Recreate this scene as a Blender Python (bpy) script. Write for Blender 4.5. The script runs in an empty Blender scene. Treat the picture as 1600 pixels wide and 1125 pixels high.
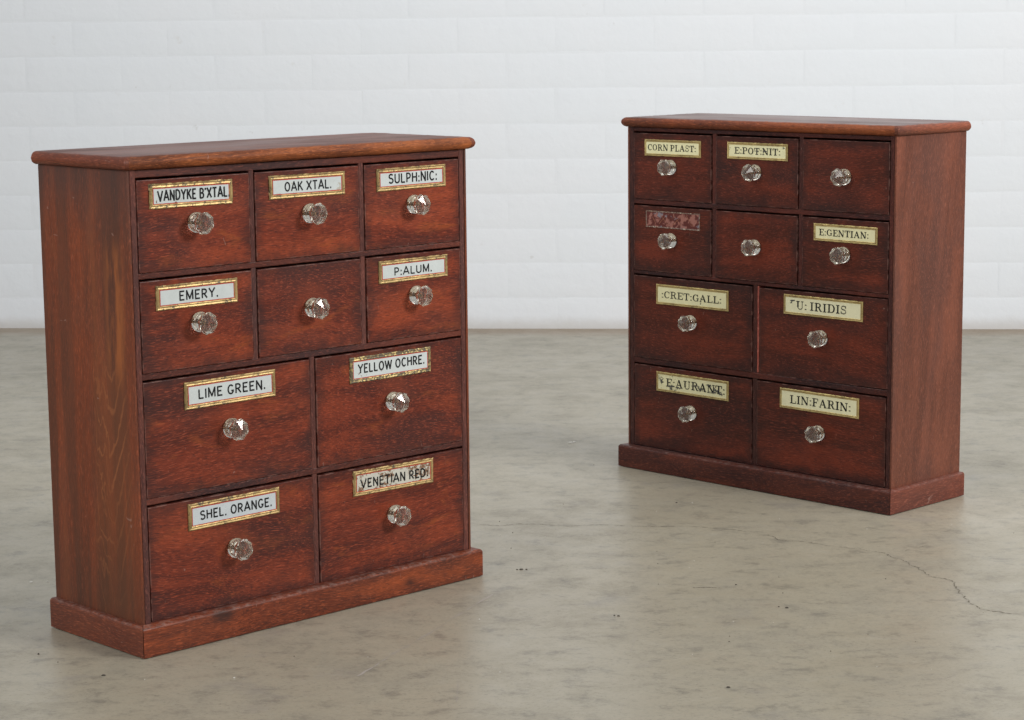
import bpy, bmesh, math, random
from mathutils import Vector, Matrix
from math import sin, cos, pi, radians

random.seed(7)
S = bpy.context.scene
COL = S.collection

# ------------------------------------------------------------------ camera
F_PX, PITCH, ROLL, CAM_H = 3415.46, 0.1531, -0.0102, 0.7529
cam = bpy.data.cameras.new('camera')
cam.sensor_width = 36.0
cam.lens = F_PX / 1600.0 * 36.0
cam.clip_start, cam.clip_end = 0.05, 100.0
cam.dof.use_dof = True
cam.dof.focus_distance = 2.95
cam.dof.aperture_fstop = 32.0
cam_o = bpy.data.objects.new('camera', cam)
COL.objects.link(cam_o)
X0 = Vector((1, 0, 0))
FW = Vector((0, cos(PITCH), -sin(PITCH)))
UP0 = Vector((0, sin(PITCH), cos(PITCH)))
RT = X0 * cos(ROLL) + UP0 * sin(ROLL)
UP = -X0 * sin(ROLL) + UP0 * cos(ROLL)
cam_o.matrix_world = Matrix(((RT.x, UP.x, -FW.x, 0), (RT.y, UP.y, -FW.y, 0), (RT.z, UP.z, -FW.z, CAM_H), (0, 0, 0, 1)))
S.camera = cam_o

# ------------------------------------------------------------------ world (even studio room light), softboxes, added wall fill
world = bpy.data.worlds.new('World')
S.world = world
world.use_nodes = True
bg = world.node_tree.nodes['Background']
bg.inputs['Color'].default_value = (0.90, 0.95, 1.0, 1)
bg.inputs['Strength'].default_value = 0.42


def area(name, loc, target, sx, sy, power, color=(1, 1, 1)):
    l = bpy.data.lights.new(name, 'AREA')
    l.shape = 'RECTANGLE'
    l.size, l.size_y, l.energy, l.color = sx, sy, power, color
    o = bpy.data.objects.new(name, l)
    COL.objects.link(o)
    o.location = loc
    d = Vector(target) - Vector(loc)
    o.rotation_euler = d.to_track_quat('-Z', 'Y').to_euler()
    return o


area('softbox_right', (2.64, 1.5, 1.95), (0.3, 3.7, 0.7), 1.0, 1.0, 86, (1.0, 0.985, 0.96))
area('softbox_left', (-1.86, 1.15, 1.55), (0.6, 4.0, 0.7), 1.1, 1.1, 29, (1.0, 0.99, 0.97))
area('wall_wash_fill', (0.35, 3.2, 1.75), (0.35, 5.4, 0.2), 3.6, 0.6, 23, (1.0, 1.0, 1.0))  # added fill lamp that brightens the wall, not a real fixture

S.cycles.max_bounces = 24
S.cycles.transmission_bounces = 24
S.cycles.glossy_bounces = 12
S.cycles.sample_clamp_indirect = 2.5
S.view_settings.view_transform = 'Standard'
S.view_settings.look = 'None'
S.view_settings.exposure = 0.0
S.view_settings.gamma = 1.0
S.view_settings.use_curve_mapping = False


# ------------------------------------------------------------------ node helpers
class NT:
    def __init__(self, name):
        self.m = bpy.data.materials.new(name)
        self.m.use_nodes = True
        self.t = self.m.node_tree
        self.b = self.t.nodes['Principled BSDF']

    def n(self, ty, **kw):
        nd = self.t.nodes.new(ty)
        for k, v in kw.items():
            setattr(nd, k, v)
        return nd

    def put(self, sock, v):
        if isinstance(v, bpy.types.NodeSocket):
            self.t.links.new(v, sock)
        elif v is not None:
            if isinstance(v, (tuple, list)) and sock.type == 'RGBA' and len(v) == 3:
                v = (*v, 1)
            sock.default_value = v

    def math(self, op, a, b=None, c=None, clamp=False):
        nd = self.n('ShaderNodeMath', operation=op, use_clamp=clamp)
        self.put(nd.inputs[0], a)
        if b is not None:
            self.put(nd.inputs[1], b)
        if c is not None:
            self.put(nd.inputs[2], c)
        return nd.outputs[0]

    def vmath(self, op, a, b=None):
        nd = self.n('ShaderNodeVectorMath', operation=op)
        self.put(nd.inputs[0], a)
        if b is not None:
            self.put(nd.inputs[1], b)
        return nd.outputs[0] if op not in ('LENGTH', 'DISTANCE') else nd.outputs[1]

    def noise(self, vec, scale=1.0, detail=4.0, rough=0.55, dist=0.0):
        nd = self.n('ShaderNodeTexNoise')
        self.put(nd.inputs['Vector'], vec)
        nd.inputs['Scale'].default_value = scale
        nd.inputs['Detail'].default_value = detail
        nd.inputs['Roughness'].default_value = rough
        nd.inputs['Distortion'].default_value = dist
        return nd.outputs['Fac']

    def ramp(self, f, lo, hi, a=0.0, b=1.0, smooth=True):
        nd = self.n('ShaderNodeMapRange', interpolation_type='SMOOTHSTEP' if smooth else 'LINEAR')
        self.put(nd.inputs[0], f)
        for i, v in enumerate((lo, hi, a, b)):
            nd.inputs[i + 1].default_value = v
        return nd.outputs[0]

    def mix(self, f, a, b, mode='MIX'):
        nd = self.n('ShaderNodeMix', data_type='RGBA', blend_type=mode)
        self.put(nd.inputs[0], f)
        self.put(nd.inputs[6], a)
        self.put(nd.inputs[7], b)
        return nd.outputs[2]

    def coord(self):
        return self.n('ShaderNodeTexCoord').outputs['Object']

    def sep(self, v):
        nd = self.n('ShaderNodeSeparateXYZ')
        self.put(nd.inputs[0], v)
        return nd.outputs

    def rnd(self):
        return self.n('ShaderNodeObjectInfo').outputs['Random']

    def attr(self, name):
        nd = self.n('ShaderNodeAttribute', attribute_type='OBJECT', attribute_name=name)
        return nd.outputs['Fac']

    def bump(self, h, strength, dist=0.001, normal=None):
        nd = self.n('ShaderNodeBump')
        nd.inputs['Strength'].default_value = strength
        nd.inputs['Distance'].default_value = dist
        self.put(nd.inputs['Height'], h)
        if normal is not None:
            self.put(nd.inputs['Normal'], normal)
        return nd.outputs[0]

    def out(self, **kw):
        for k, v in kw.items():
            self.put(self.b.inputs[k.replace('_', ' ')], v)
        return self.m


def scl(axis, along, across):
    return {'x': (along, across, across), 'y': (across, along, across), 'z': (across, across, along)}[axis]


def wood(name, axis, dark, mid, light, grime=(0.03, 0.014, 0.013), edge=False, blotch=0.55, gloss=0.36,
         knots=(), orange=None, orange_amt=0.0, dust=0.0, spec=0.22, figure=False, face_axis='z', sat=1.0):
    t = NT(name)
    co = t.coord()
    r = t.rnd()
    comb = t.n('ShaderNodeCombineXYZ')
    t.put(comb.inputs[0], t.math('MULTIPLY', r, 13.7))
    t.put(comb.inputs[1], t.math('MULTIPLY', r, 7.1))
    t.put(comb.inputs[2], t.math('MULTIPLY', r, 29.3))
    v = t.vmath('ADD', co, comb.outputs[0])
    # slow bend of the grain
    bend = t.n('ShaderNodeTexNoise')
    t.put(bend.inputs['Vector'], v)
    bend.inputs['Scale'].default_value = 5.0
    bend.inputs['Detail'].default_value = 2.0
    bv = t.vmath('SUBTRACT', bend.outputs['Color'], (0.5, 0.5, 0.5))
    bv = t.vmath('MULTIPLY', bv, scl(axis, 0.0, 0.026))
    vb = t.vmath('ADD', v, bv)
    # every board is cut at its own slight angle to the grain
    sp_ = t.sep(vb)
    tl = t.math('MULTIPLY', t.math('SUBTRACT', r, 0.45), 0.22)
    cb = t.n('ShaderNodeCombineXYZ')
    ax = 'xyz'.index(axis)
    for q_ in range(3):
        t.put(cb.inputs[q_], sp_[q_] if q_ == ax else t.math('ADD', sp_[q_], t.math('MULTIPLY', sp_[ax], tl)))
    vb = cb.outputs[0]
    f1 = t.noise(t.vmath('MULTIPLY', vb, scl(axis, 2.5, 48)), 1, 3, 0.5, 0.2)
    f2 = t.noise(t.vmath('MULTIPLY', vb, scl(axis, 16, 620)), 1, 4, 0.7)
    f3 = t.noise(t.vmath('MULTIPLY', v, scl(axis, 5, 13)), 1, 5, 0.55, 0.3)
    f4 = t.noise(t.vmath('MULTIPLY', vb, scl(axis, 3.0, 17)), 1, 4, 0.5, 0.4)
    g = t.math('ADD', t.math('MULTIPLY', f1, 0.50), t.math('MULTIPLY', f2, 0.50))
    c = t.mix(t.ramp(g, 0.38, 0.60), dark, mid)
    c = t.mix(t.ramp(t.math('ADD', t.math('MULTIPLY', f4, 0.65), t.math('MULTIPLY', g, 0.35)), 0.46, 0.66), c, light)
    if orange is not None:
        fo = t.noise(t.vmath('MULTIPLY', v, scl(axis, 6, 22)), 1.7, 4, 0.6, 0.6)
        c = t.mix(t.ramp(fo, 0.56, 0.70, 0, orange_amt), c, orange)
    c = t.mix(t.ramp(f3, 0.44, 0.66, 0, blotch), c, grime)
    # pores
    p = t.noise(t.vmath('MULTIPLY', vb, scl(axis, 110, 1250)), 1, 2, 0.55)
    c = t.mix(t.ramp(p, 0.50, 0.68, 0, 0.62), c, grime)
    p2 = t.noise(t.vmath('MULTIPLY', t.vmath('ADD', vb, (2, 5, 1)), scl(axis, 90, 1100)), 1, 2, 0.55)
    c = t.mix(t.ramp(p2, 0.54, 0.68, 0, 0.42), c, tuple(min(1, q * 1.7 + .02) for q in light))
    s = t.sep(co)
    if figure:
        bnd = t.noise(t.vmath('MULTIPLY', co, (1, 34, 1.6)), 1, 3, 0.5, 0.3)
        c = t.mix(t.ramp(bnd, 0.46, 0.60, 0, 0.55), c, (0.085, 0.036, 0.022))
        c = t.mix(t.ramp(bnd, 0.30, 0.44, 0.45, 0), c, (0.27, 0.080, 0.030))
        # cathedral figure: stacked wavy chevrons near the front edge, low on the panel
        wob = t.noise(t.vmath('MULTIPLY', co, (1, 40, 13)), 1, 4, 0.55, 0.4)
        dy = t.math('SUBTRACT', s[1], t.math('ADD', 0.040, t.math('MULTIPLY', wob, 0.03)))
        dy = t.math('SQRT', t.math('ADD', t.math('MULTIPLY', dy, dy), 0.00004))
        tt = t.math('SUBTRACT', s[2], t.math('MULTIPLY', dy, 2.4))
        tt = t.math('ADD', tt, t.math('MULTIPLY', wob, 0.12))
        lines = t.math('SINE', t.math('MULTIPLY', tt, 2 * pi / 0.040))
        lines = t.ramp(lines, 0.72, 1.0)
        m1 = t.ramp(dy, 0.022, 0.050, 1, 0)
        m2 = t.ramp(s[2], 0.26, 0.36, 1, 0)
        msk = t.math('MULTIPLY', m1, m2)
        c = t.mix(t.math('MULTIPLY', msk, 0.42), c, (0.165, 0.058, 0.024))
        c = t.mix(t.math('MULTIPLY', t.math('MULTIPLY', t.math('MULTIPLY', lines, msk), t.ramp(f3, 0.36, 0.58)), 0.60), c, (0.32, 0.110, 0.042))
        # worn amber strip behind the front edge
        st = t.ramp(t.math('ABSOLUTE', t.math('SUBTRACT', s[1], 0.034)), 0.008, 0.026, 1, 0)
        sz = t.math('MULTIPLY', t.ramp(s[2], 0.27, 0.33), t.ramp(s[2], 0.425, 0.475, 1, 0))
        sn = t.ramp(t.noise(t.vmath('MULTIPLY', co, (1, 60, 9)), 1, 4, 0.6), 0.36, 0.58)
        c = t.mix(t.math('MULTIPLY', t.math('MULTIPLY', st, sz), t.math('MULTIPLY', sn, 0.8)), c, (0.34, 0.105, 0.032))
        # greyer head and darker foot of the board
        tz = t.ramp(t.math('ADD', s[2], t.math('MULTIPLY', f3, 0.1)), 0.50, 0.60)
        c = t.mix(t.math('MULTIPLY', tz, 0.5), c, (0.058, 0.042, 0.040))
        c = t.mix(t.math('MULTIPLY', t.ramp(s[2], 0.12, 0.02), 0.35), c, (0.06, 0.036, 0.026))
    for (kx, kz, kr) in knots:
        d = t.vmath('DISTANCE', t.vmath('MULTIPLY', co, (0.5, 0, 1)), (kx * 0.5, 0, kz))
        d = t.math('ADD', d, t.math('MULTIPLY', t.math('SUBTRACT', f1, 0.5), kr * 3.0))
        c = t.mix(t.ramp(d, kr * 0.1, kr, 0.75, 0), c, (0.028, 0.016, 0.014))
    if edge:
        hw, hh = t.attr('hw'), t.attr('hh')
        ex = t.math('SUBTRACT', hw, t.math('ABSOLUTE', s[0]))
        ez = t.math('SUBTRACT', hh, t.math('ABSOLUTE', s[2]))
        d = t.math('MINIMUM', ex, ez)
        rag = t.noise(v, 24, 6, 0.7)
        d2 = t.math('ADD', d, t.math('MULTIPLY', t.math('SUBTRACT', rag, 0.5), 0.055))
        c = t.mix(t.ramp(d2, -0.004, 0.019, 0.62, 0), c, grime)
        wear = t.math('MULTIPLY', t.ramp(d, 0.0004, 0.0014, 1, 0), t.ramp(t.noise(co, 60, 3, 0.6), 0.42, 0.62, 0, 0.55))
        c = t.mix(wear, c, (0.30, 0.16, 0.13))
        # rubbed halo round the knob and stray scratches
        kd = t.vmath('LENGTH', t.vmath('MULTIPLY', co, (1, 0, 1)))
        kd = t.math('ADD', kd, t.math('MULTIPLY', t.math('SUBTRACT', rag, 0.5), 0.05))
        c = t.mix(t.ramp(kd, 0.016, 0.040, 0.30, 0), c, light)
    scr = t.noise(t.vmath('MULTIPLY', t.vmath('ADD', v, (3, 1, 2)), (260, 40, 70)), 1, 2, 0.5, 1.2)
    c = t.mix(t.ramp(scr, 0.735, 0.78, 0, 0.45), c, (0.36, 0.22, 0.18))
    if dust:
        dn = t.noise(v, 130, 3, 0.7)
        nz = t.sep(t.n('ShaderNodeNewGeometry').outputs['Normal'])[2]
        c = t.mix(t.math('MULTIPLY', t.ramp(nz, 0.2, 0.8), t.ramp(dn, 0.40, 0.72, 0, dust)), c, (0.34, 0.27, 0.24))
    rg = t.ramp(f3, 0.3, 0.7, gloss - 0.05, gloss + 0.12)
    h = t.math('ADD', t.math('MULTIPLY', g, 0.6), t.math('MULTIPLY', p, -0.5))
    nrm = t.bump(h, 0.28, 0.0006)
    nrm = t.bump(t.noise(v, 14, 2, 0.5), 0.25, 0.002, nrm)
    return t.out(Base_Color=c, Roughness=rg, Normal=nrm, Specular_IOR_Level=spec)


def flat(name, col, rough=0.5, metal=0.0, spec=0.5, coat=0.0):
    t = NT(name)
    v = t.coord()
    n = t.noise(v, 300, 3, 0.6)
    c = t.mix(t.ramp(n, 0.3, 0.7, 0, 0.25), col, tuple(x * 0.6 for x in col))
    return t.out(Base_Color=c, Roughness=rough, Metallic=metal, Specular_IOR_Level=spec, Coat_Weight=coat)


def gold(name, wear=0.3, worn=(0.10, 0.075, 0.04), base=(0.54, 0.38, 0.17)):
    t = NT(name)
    v = t.vmath('ADD', t.coord(), t.vmath('MULTIPLY', t.n('ShaderNodeObjectInfo').outputs['Location'], (3, 3, 3)))
    n = t.noise(v, 260, 5, 0.65, 0.5)
    n2 = t.noise(v, 60, 3, 0.6)
    c = t.mix(t.ramp(n2, 0.35, 0.65), base, tuple(x * 0.72 for x in base))
    k = t.ramp(t.math('ADD', n, t.math('MULTIPLY', t.math('SUBTRACT', n2, 0.5), 0.35)), 0.66 - wear * 0.3, 0.74 - wear * 0.3)
    c = t.mix(k, c, worn)
    me = t.math('SUBTRACT', 0.8, t.math('MULTIPLY', k, 0.75))
    return t.out(Base_Color=c, Metallic=me, Roughness=0.44, Normal=t.bump(n, 0.28, 0.0006))


def enamel(name, col, flake=0.0, fcol=(0.16, 0.07, 0.04), smut=0.0, seed=0.0):
    """reverse painted glass label ground; flake = lost paint, smut = black blotches"""
    t = NT(name)
    co = t.coord()
    v = t.vmath('ADD', co, (seed, seed * 1.3, seed * 0.7))
    c = t.mix(t.ramp(t.noise(v, 70, 3, 0.6), 0.35, 0.7, 0, 0.35), col, tuple(x * 0.82 for x in col))
    if flake:
        n = t.noise(v, 190, 5, 0.7, 0.6)
        w = t.noise(v, 34, 2, 0.5)
        k = t.ramp(t.math('ADD', n, t.math('MULTIPLY', t.math('SUBTRACT', w, 0.5), 0.7)), 0.72 - 0.25 * flake, 0.76 - 0.25 * flake)
        c = t.mix(k, c, fcol)
    if smut:
        n = t.noise(t.vmath('ADD', v, (5, 5, 5)), 210, 5, 0.75, 1.0)
        w = t.noise(t.vmath('ADD', v, (9, 5, 5)), 38, 2, 0.5)
        k = t.ramp(t.math('ADD', n, t.math('MULTIPLY', t.math('SUBTRACT', w, 0.5), 0.9)), 0.74 - 0.25 * smut, 0.80 - 0.25 * smut)
        c = t.mix(k, c, (0.05, 0.05, 0.045))
    return t.out(Base_Color=c, Roughness=0.16, Specular_IOR_Level=0.5)


# ------------------------------------------------------------------ materials
M = {}
M['A_drawer'] = wood('mahogany_drawer_red', 'x', (0.095, 0.0195, 0.012), (0.200, 0.036, 0.017), (0.305, 0.058, 0.023),
                     grime=(0.038, 0.017, 0.016), edge=True, blotch=0.58, orange=(0.32, 0.075, 0.022), orange_amt=0.6, gloss=0.34)
M['B_drawer'] = wood('mahogany_drawer_dark', 'x', (0.068, 0.017, 0.010), (0.118, 0.025, 0.014), (0.185, 0.034, 0.016),
                     grime=(0.028, 0.014, 0.013), edge=True, blotch=0.60, gloss=0.38)
M['A_frame'] = wood('mahogany_frame_red', 'x', (0.050, 0.018, 0.016), (0.105, 0.031, 0.022), (0.17, 0.044, 0.027),
                    grime=(0.036, 0.019, 0.020), blotch=0.7, dust=0.25)
M['A_upright'] = wood('mahogany_upright_red', 'z', (0.085, 0.031, 0.026), (0.140, 0.048, 0.036), (0.19, 0.060, 0.042),
                      grime=(0.056, 0.029, 0.028), blotch=0.5)
M['B_frame'] = wood('mahogany_frame_dark', 'x', (0.035, 0.012, 0.011), (0.070, 0.020, 0.015), (0.125, 0.030, 0.020),
                    grime=(0.026, 0.014, 0.015), blotch=0.7, dust=0.2)
M['B_upright'] = wood('mahogany_upright_dark', 'z', (0.035, 0.013, 0.012), (0.065, 0.022, 0.017), (0.12, 0.030, 0.020),
                      grime=(0.026, 0.014, 0.015), blotch=0.6)
M['A_side'] = wood('pine_side_stained', 'z', (0.125, 0.034, 0.015), (0.198, 0.046, 0.018), (0.260, 0.060, 0.021),
                   grime=(0.100, 0.045, 0.030), blotch=0.45, gloss=0.5, figure=True, orange=(0.22, 0.062, 0.024), orange_amt=0.5)
M['B_side'] = wood('mahogany_side_pale', 'z', (0.112, 0.036, 0.021), (0.168, 0.053, 0.030), (0.210, 0.066, 0.037),
                   grime=(0.085, 0.038, 0.030), blotch=0.5, gloss=0.42, spec=0.30)  # paler and browner than the drawer fronts
M['A_top'] = wood('mahogany_top_edge', 'x', (0.13, 0.036, 0.015), (0.30, 0.080, 0.025), (0.40, 0.118, 0.034),
                  grime=(0.085, 0.032, 0.020), blotch=0.45, gloss=0.50, dust=0.06, spec=0.16)
M['B_top'] = wood('mahogany_top_edge_dark', 'x', (0.085, 0.025, 0.014), (0.20, 0.050, 0.020), (0.31, 0.085, 0.028),
                  grime=(0.050, 0.022, 0.018), blotch=0.55, gloss=0.42, dust=0.06, spec=0.2)
M['A_topface'] = wood('mahogany_top_surface', 'x', (0.100, 0.032, 0.020), (0.165, 0.050, 0.029), (0.22, 0.072, 0.040),
                      grime=(0.060, 0.034, 0.030), blotch=0.5, gloss=0.42, spec=0.28)
M['B_topface'] = wood('mahogany_top_surface_dark', 'x', (0.070, 0.028, 0.020), (0.115, 0.040, 0.028), (0.16, 0.055, 0.036),
                      grime=(0.050, 0.030, 0.028), blotch=0.5, gloss=0.34, spec=0.50)
M['A_topside'] = wood('mahogany_top_side_edge', 'y', (0.110, 0.030, 0.017), (0.195, 0.050, 0.025), (0.26, 0.068, 0.030),
                      grime=(0.070, 0.030, 0.022), blotch=0.4, gloss=0.42)
M['B_topside'] = wood('mahogany_top_side_edge_dark', 'y', (0.110, 0.034, 0.021), (0.20, 0.056, 0.030), (0.28, 0.085, 0.044),
                      grime=(0.050, 0.024, 0.020), blotch=0.6, gloss=0.40)
M['A_plinth'] = wood('mahogany_plinth_front', 'x', (0.100, 0.024, 0.012), (0.205, 0.044, 0.018), (0.31, 0.068, 0.022),
                     grime=(0.045, 0.020, 0.016), blotch=0.65, gloss=0.36, dust=0.35, knots=((0.425, 0.017, 0.009), (0.12, 0.032, 0.011)))
M['A_plinth_side'] = wood('mahogany_plinth_side', 'y', (0.125, 0.034, 0.020), (0.20, 0.055, 0.027), (0.26, 0.066, 0.028),
                          grime=(0.08, 0.036, 0.028), blotch=0.4, gloss=0.42, dust=0.3)
M['B_plinth'] = wood('mahogany_plinth_dark', 'x', (0.050, 0.016, 0.013), (0.105, 0.028, 0.017), (0.17, 0.040, 0.020),
                     grime=(0.034, 0.018, 0.018), blotch=0.65, gloss=0.36, dust=0.25)
M['B_plinth_side'] = wood('mahogany_plinth_dark_side', 'y', (0.12, 0.034, 0.023), (0.19, 0.056, 0.034), (0.24, 0.070, 0.040),
                          grime=(0.09, 0.038, 0.030), blotch=0.4, gloss=0.42, dust=0.2)
M['raw'] = wood('rubbed_red_edge', 'z', (0.30, 0.06, 0.045), (0.52, 0.13, 0.09), (0.65, 0.22, 0.16), grime=(0.16, 0.05, 0.04), blotch=0.4)
M['inside'] = flat('dark_inside_board', (0.03, 0.017, 0.012), 0.9)
M['gold'] = gold('gilt_border', 0.36)
M['gold_worn'] = gold('gilt_border_tarnished', 0.72, (0.13, 0.10, 0.06), (0.72, 0.55, 0.24))
M['gold_pale'] = gold('gilt_border_pale', 0.24, (0.24, 0.15, 0.06), (0.74, 0.58, 0.25))
M['gold_line'] = flat('brown_label_line', (0.20, 0.11, 0.035), 0.4)
M['red_line'] = flat('red_label_line', (0.50, 0.045, 0.03), 0.3)
M['smudge'] = flat('grey_ink_smudge', (0.085, 0.085, 0.075), 0.4)
M['ink'] = flat('black_lettering', (0.010, 0.010, 0.011), 0.5, 0.0, 0.2)

g = NT('pressed_glass')
g.t.nodes.remove(g.b)
gl = g.n('ShaderNodeBsdfGlass')
gl.inputs['Color'].default_value = (1.0, 0.985, 0.95, 1)
gl.inputs['Roughness'].default_value = 0.02
gl.inputs['IOR'].default_value = 1.5
gv = g.coord()
df = g.n('ShaderNodeBsdfDiffuse')
df.inputs['Color'].default_value = (0.80, 0.76, 0.66, 1)
mx = g.n('ShaderNodeMixShader')
g.put(mx.inputs[0], g.ramp(g.noise(gv, 240, 3, 0.6), 0.35, 0.75, 0.02, 0.07))
g.t.links.new(gl.outputs[0], mx.inputs[1])
g.t.links.new(df.outputs[0], mx.inputs[2])
g.t.links.new(mx.outputs[0], g.t.nodes['Material Output'].inputs['Surface'])
M['glass'] = g.m
M['screw'] = flat('rusty_screw_iron', (0.22, 0.12, 0.06), 0.5, 0.4)


# ------------------------------------------------------------------ mesh helpers
def link(name, me, mat=None, parent=None, loc=None, smooth=False, **props):
    o = bpy.data.objects.new(name, me)
    COL.objects.link(o)
    if mat is not None and not me.materials:
        me.materials.append(mat)
    if parent is not None:
        o.parent = parent
    if loc is not None:
        o.location = loc
    for k, v in props.items():
        o[k] = v
    if smooth:
        for p in me.polygons:
            p.use_smooth = True
    return o


def from_bm(name, bm, *a, **k):
    bmesh.ops.recalc_face_normals(bm, faces=bm.faces[:])
    me = bpy.data.meshes.new(name)
    bm.to_mesh(me)
    bm.free()
    return link(name, me, *a, **k)


def box_bm(x0, x1, y0, y1, z0, z1, bevel=0.0, seg=2):
    bm = bmesh.new()
    vs = [bm.verts.new((x, y, z)) for z in (z0, z1) for y in (y0, y1) for x in (x0, x1)]
    for f in ((0, 1, 3, 2), (4, 6, 7, 5), (0, 4, 5, 1), (2, 3, 7, 6), (0, 2, 6, 4), (1, 5, 7, 3)):
        bm.faces.new([vs[i] for i in f])
    if bevel:
        bmesh.ops.bevel(bm, geom=bm.edges[:], offset=bevel, segments=seg, affect='EDGES', profile=0.6)
    return bm


def strip_bm(prof, x_of, L, n=70, jit=0.00018, axis='x', seed=1):
    """a moulding: closed profile [(d, z)] swept along x (d goes inward), ends mitred by x_of(d)->(x0,x1)"""
    rr = random.Random(seed)
    bm = bmesh.new()
    rows = []
    off = [rr.uniform(-1, 1) for _ in range(n + 1)]
    for i in range(n + 1):
        t = i / n
        row = []
        for j, (d, z) in enumerate(prof):
            x0, x1 = x_of(d)
            a = 0 if i in (0, n) else 1
            w = jit * a * (0.6 * off[i] + 0.5 * rr.uniform(-1, 1)) if 0 < j < len(prof) - 1 else 0
            x = x0 + (x1 - x0) * t
            p = (x, d + w, z + w) if axis == 'x' else (d + w, x, z + w)
            row.append(bm.verts.new(p))
        rows.append(row)
    m = len(prof)
    for a, b in zip(rows, rows[1:]):
        for j in range(m):
            bm.faces.new((a[j], a[(j + 1) % m], b[(j + 1) % m], b[j]))
    bm.faces.new(rows[0])
    bm.faces.new(rows[-1][::-1])
    return bm


def shade_auto(o, ang=35):
    me = o.data
    for p in me.polygons:
        p.use_smooth = True
    bm = bmesh.new()
    bm.from_mesh(me)
    for e in bm.edges:
        if len(e.link_faces) == 2 and e.calc_face_angle(0) > radians(ang):
            e.smooth = False
    bm.to_mesh(me)
    bm.free()


# ------------------------------------------------------------------ lettering: drawn stroke by stroke
def arc(cx, cy, rx, ry, a0, a1, n=12):
    return [(cx + rx * cos(radians(a0 + (a1 - a0) * i / n)), cy + ry * sin(radians(a0 + (a1 - a0) * i / n))) for i in range(n + 1)]


SANS = {
    'V': (.62, [[(0, 1), (.31, 0), (.62, 1)]]),
    'A': (.62, [[(0, 0), (.31, 1), (.62, 0)], [(.11, .32), (.51, .32)]]),
    'N': (.56, [[(.05, 0), (.05, 1), (.51, 0), (.51, 1)]]),
    'D': (.56, [[(.05, .04), (.05, .96)], [(.0, .96), (.22, .96)] + arc(.22, .5, .30, .46, 90, -90) + [(.0, .04)]]),
    'Y': (.56, [[(0, 1), (.28, .48), (.56, 1)], [(.28, .5), (.28, 0)]]),
    'K': (.54, [[(.05, 0), (.05, 1)], [(.5, 1), (.07, .42)], [(.2, .6), (.54, 0)]]),
    'E': (.46, [[(.05, 0), (.05, 1)], [(.0, .96), (.46, .96)], [(.05, .52), (.38, .52)], [(.0, .04), (.46, .04)]]),
    'B': (.52, [[(.05, .04), (.05, .96)], [(0, .96), (.24, .96)] + arc(.24, .745, .20, .215, 90, -90) + [(.06, .53)],
                [(.22, .53)] + arc(.26, .285, .22, .245, 90, -90) + [(0, .04)]]),
    'X': (.56, [[(0, 1), (.56, 0)], [(.56, 1), (0, 0)]]),
    'T': (.54, [[(0, .96), (.54, .96)], [(.27, .92), (.27, 0)]]),
    'L': (.44, [[(.05, 1), (.05, 0)], [(.05, .04), (.44, .04)]]),
    'O': (.62, [arc(.31, .5, .26, .46, 0, 360, 26)]),
    'S': (.50, [arc(.25, .745, .20, .215, 25, 270, 12)[:-1] + arc(.25, .285, .22, .245, 90, -155, 14)]),
    'U': (.56, [[(.05, 1), (.05, .3)] + arc(.28, .3, .23, .26, 180, 360) + [(.51, 1)]]),
    'P': (.48, [[(.05, 0), (.05, 1)], [(.0, .96), (.22, .96)] + arc(.22, .70, .22, .26, 90, -90) + [(.06, .44)]]),
    'H': (.56, [[(.05, 0), (.05, 1)], [(.51, 0), (.51, 1)], [(.05, .52), (.51, .52)]]),
    'I': (.10, [[(.05, 0), (.05, 1)]]),
    'C': (.56, [arc(.30, .5, .25, .46, 42, 318, 22)]),
    'G': (.56, [arc(.30, .5, .25, .46, 42, 335, 22), [(.34, .36), (.58, .36)]]),
    'M': (.66, [[(.05, 0), (.05, 1), (.33, .12), (.61, 1), (.61, 0)]]),
    'R': (.52, [[(.05, 0), (.05, 1)], [(.0, .96), (.22, .96)] + arc(.22, .72, .22, .24, 90, -90) + [(.06, .48)], [(.22, .48), (.50, 0)]]),
    'W': (.80, [[(0, 1), (.2, .02), (.4, .92), (.6, .02), (.8, 1)]]),
    '.': (.12, [[(.0, .06), (.12, .06)]]),
    ':': (.12, [[(.0, .06), (.12, .06)], [(.0, .56), (.12, .56)]]),
    "'": (.10, [[(.05, 1.02), (.05, .80)]]),
    ' ': (.16, []),
}
TK, HL = .27, .125


def sv(x, y0=0.0, y1=1.0, w=TK):       # thick upright with hairline serifs
    out = [([(x, y0), (x, y1)], w)]
    for y, s in ((y0, 1), (y1, -1)):
        if y in (0.0, 1.0):
            out.append(([(x - .15, y + s * .025), (x + .15, y + s * .025)], HL))
    return out


def ring(cx, cy, rx, ry, a0, a1, n=20, th=TK, side=0):
    p = arc(cx, cy, rx, ry, a0, a1, n)
    ws = [HL * .8 + (th - HL * .8) * abs(cos(radians(a0 + (a1 - a0) * i / n))) ** 1.6 for i in range(n + 1)]
    return (p, ws)


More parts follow.
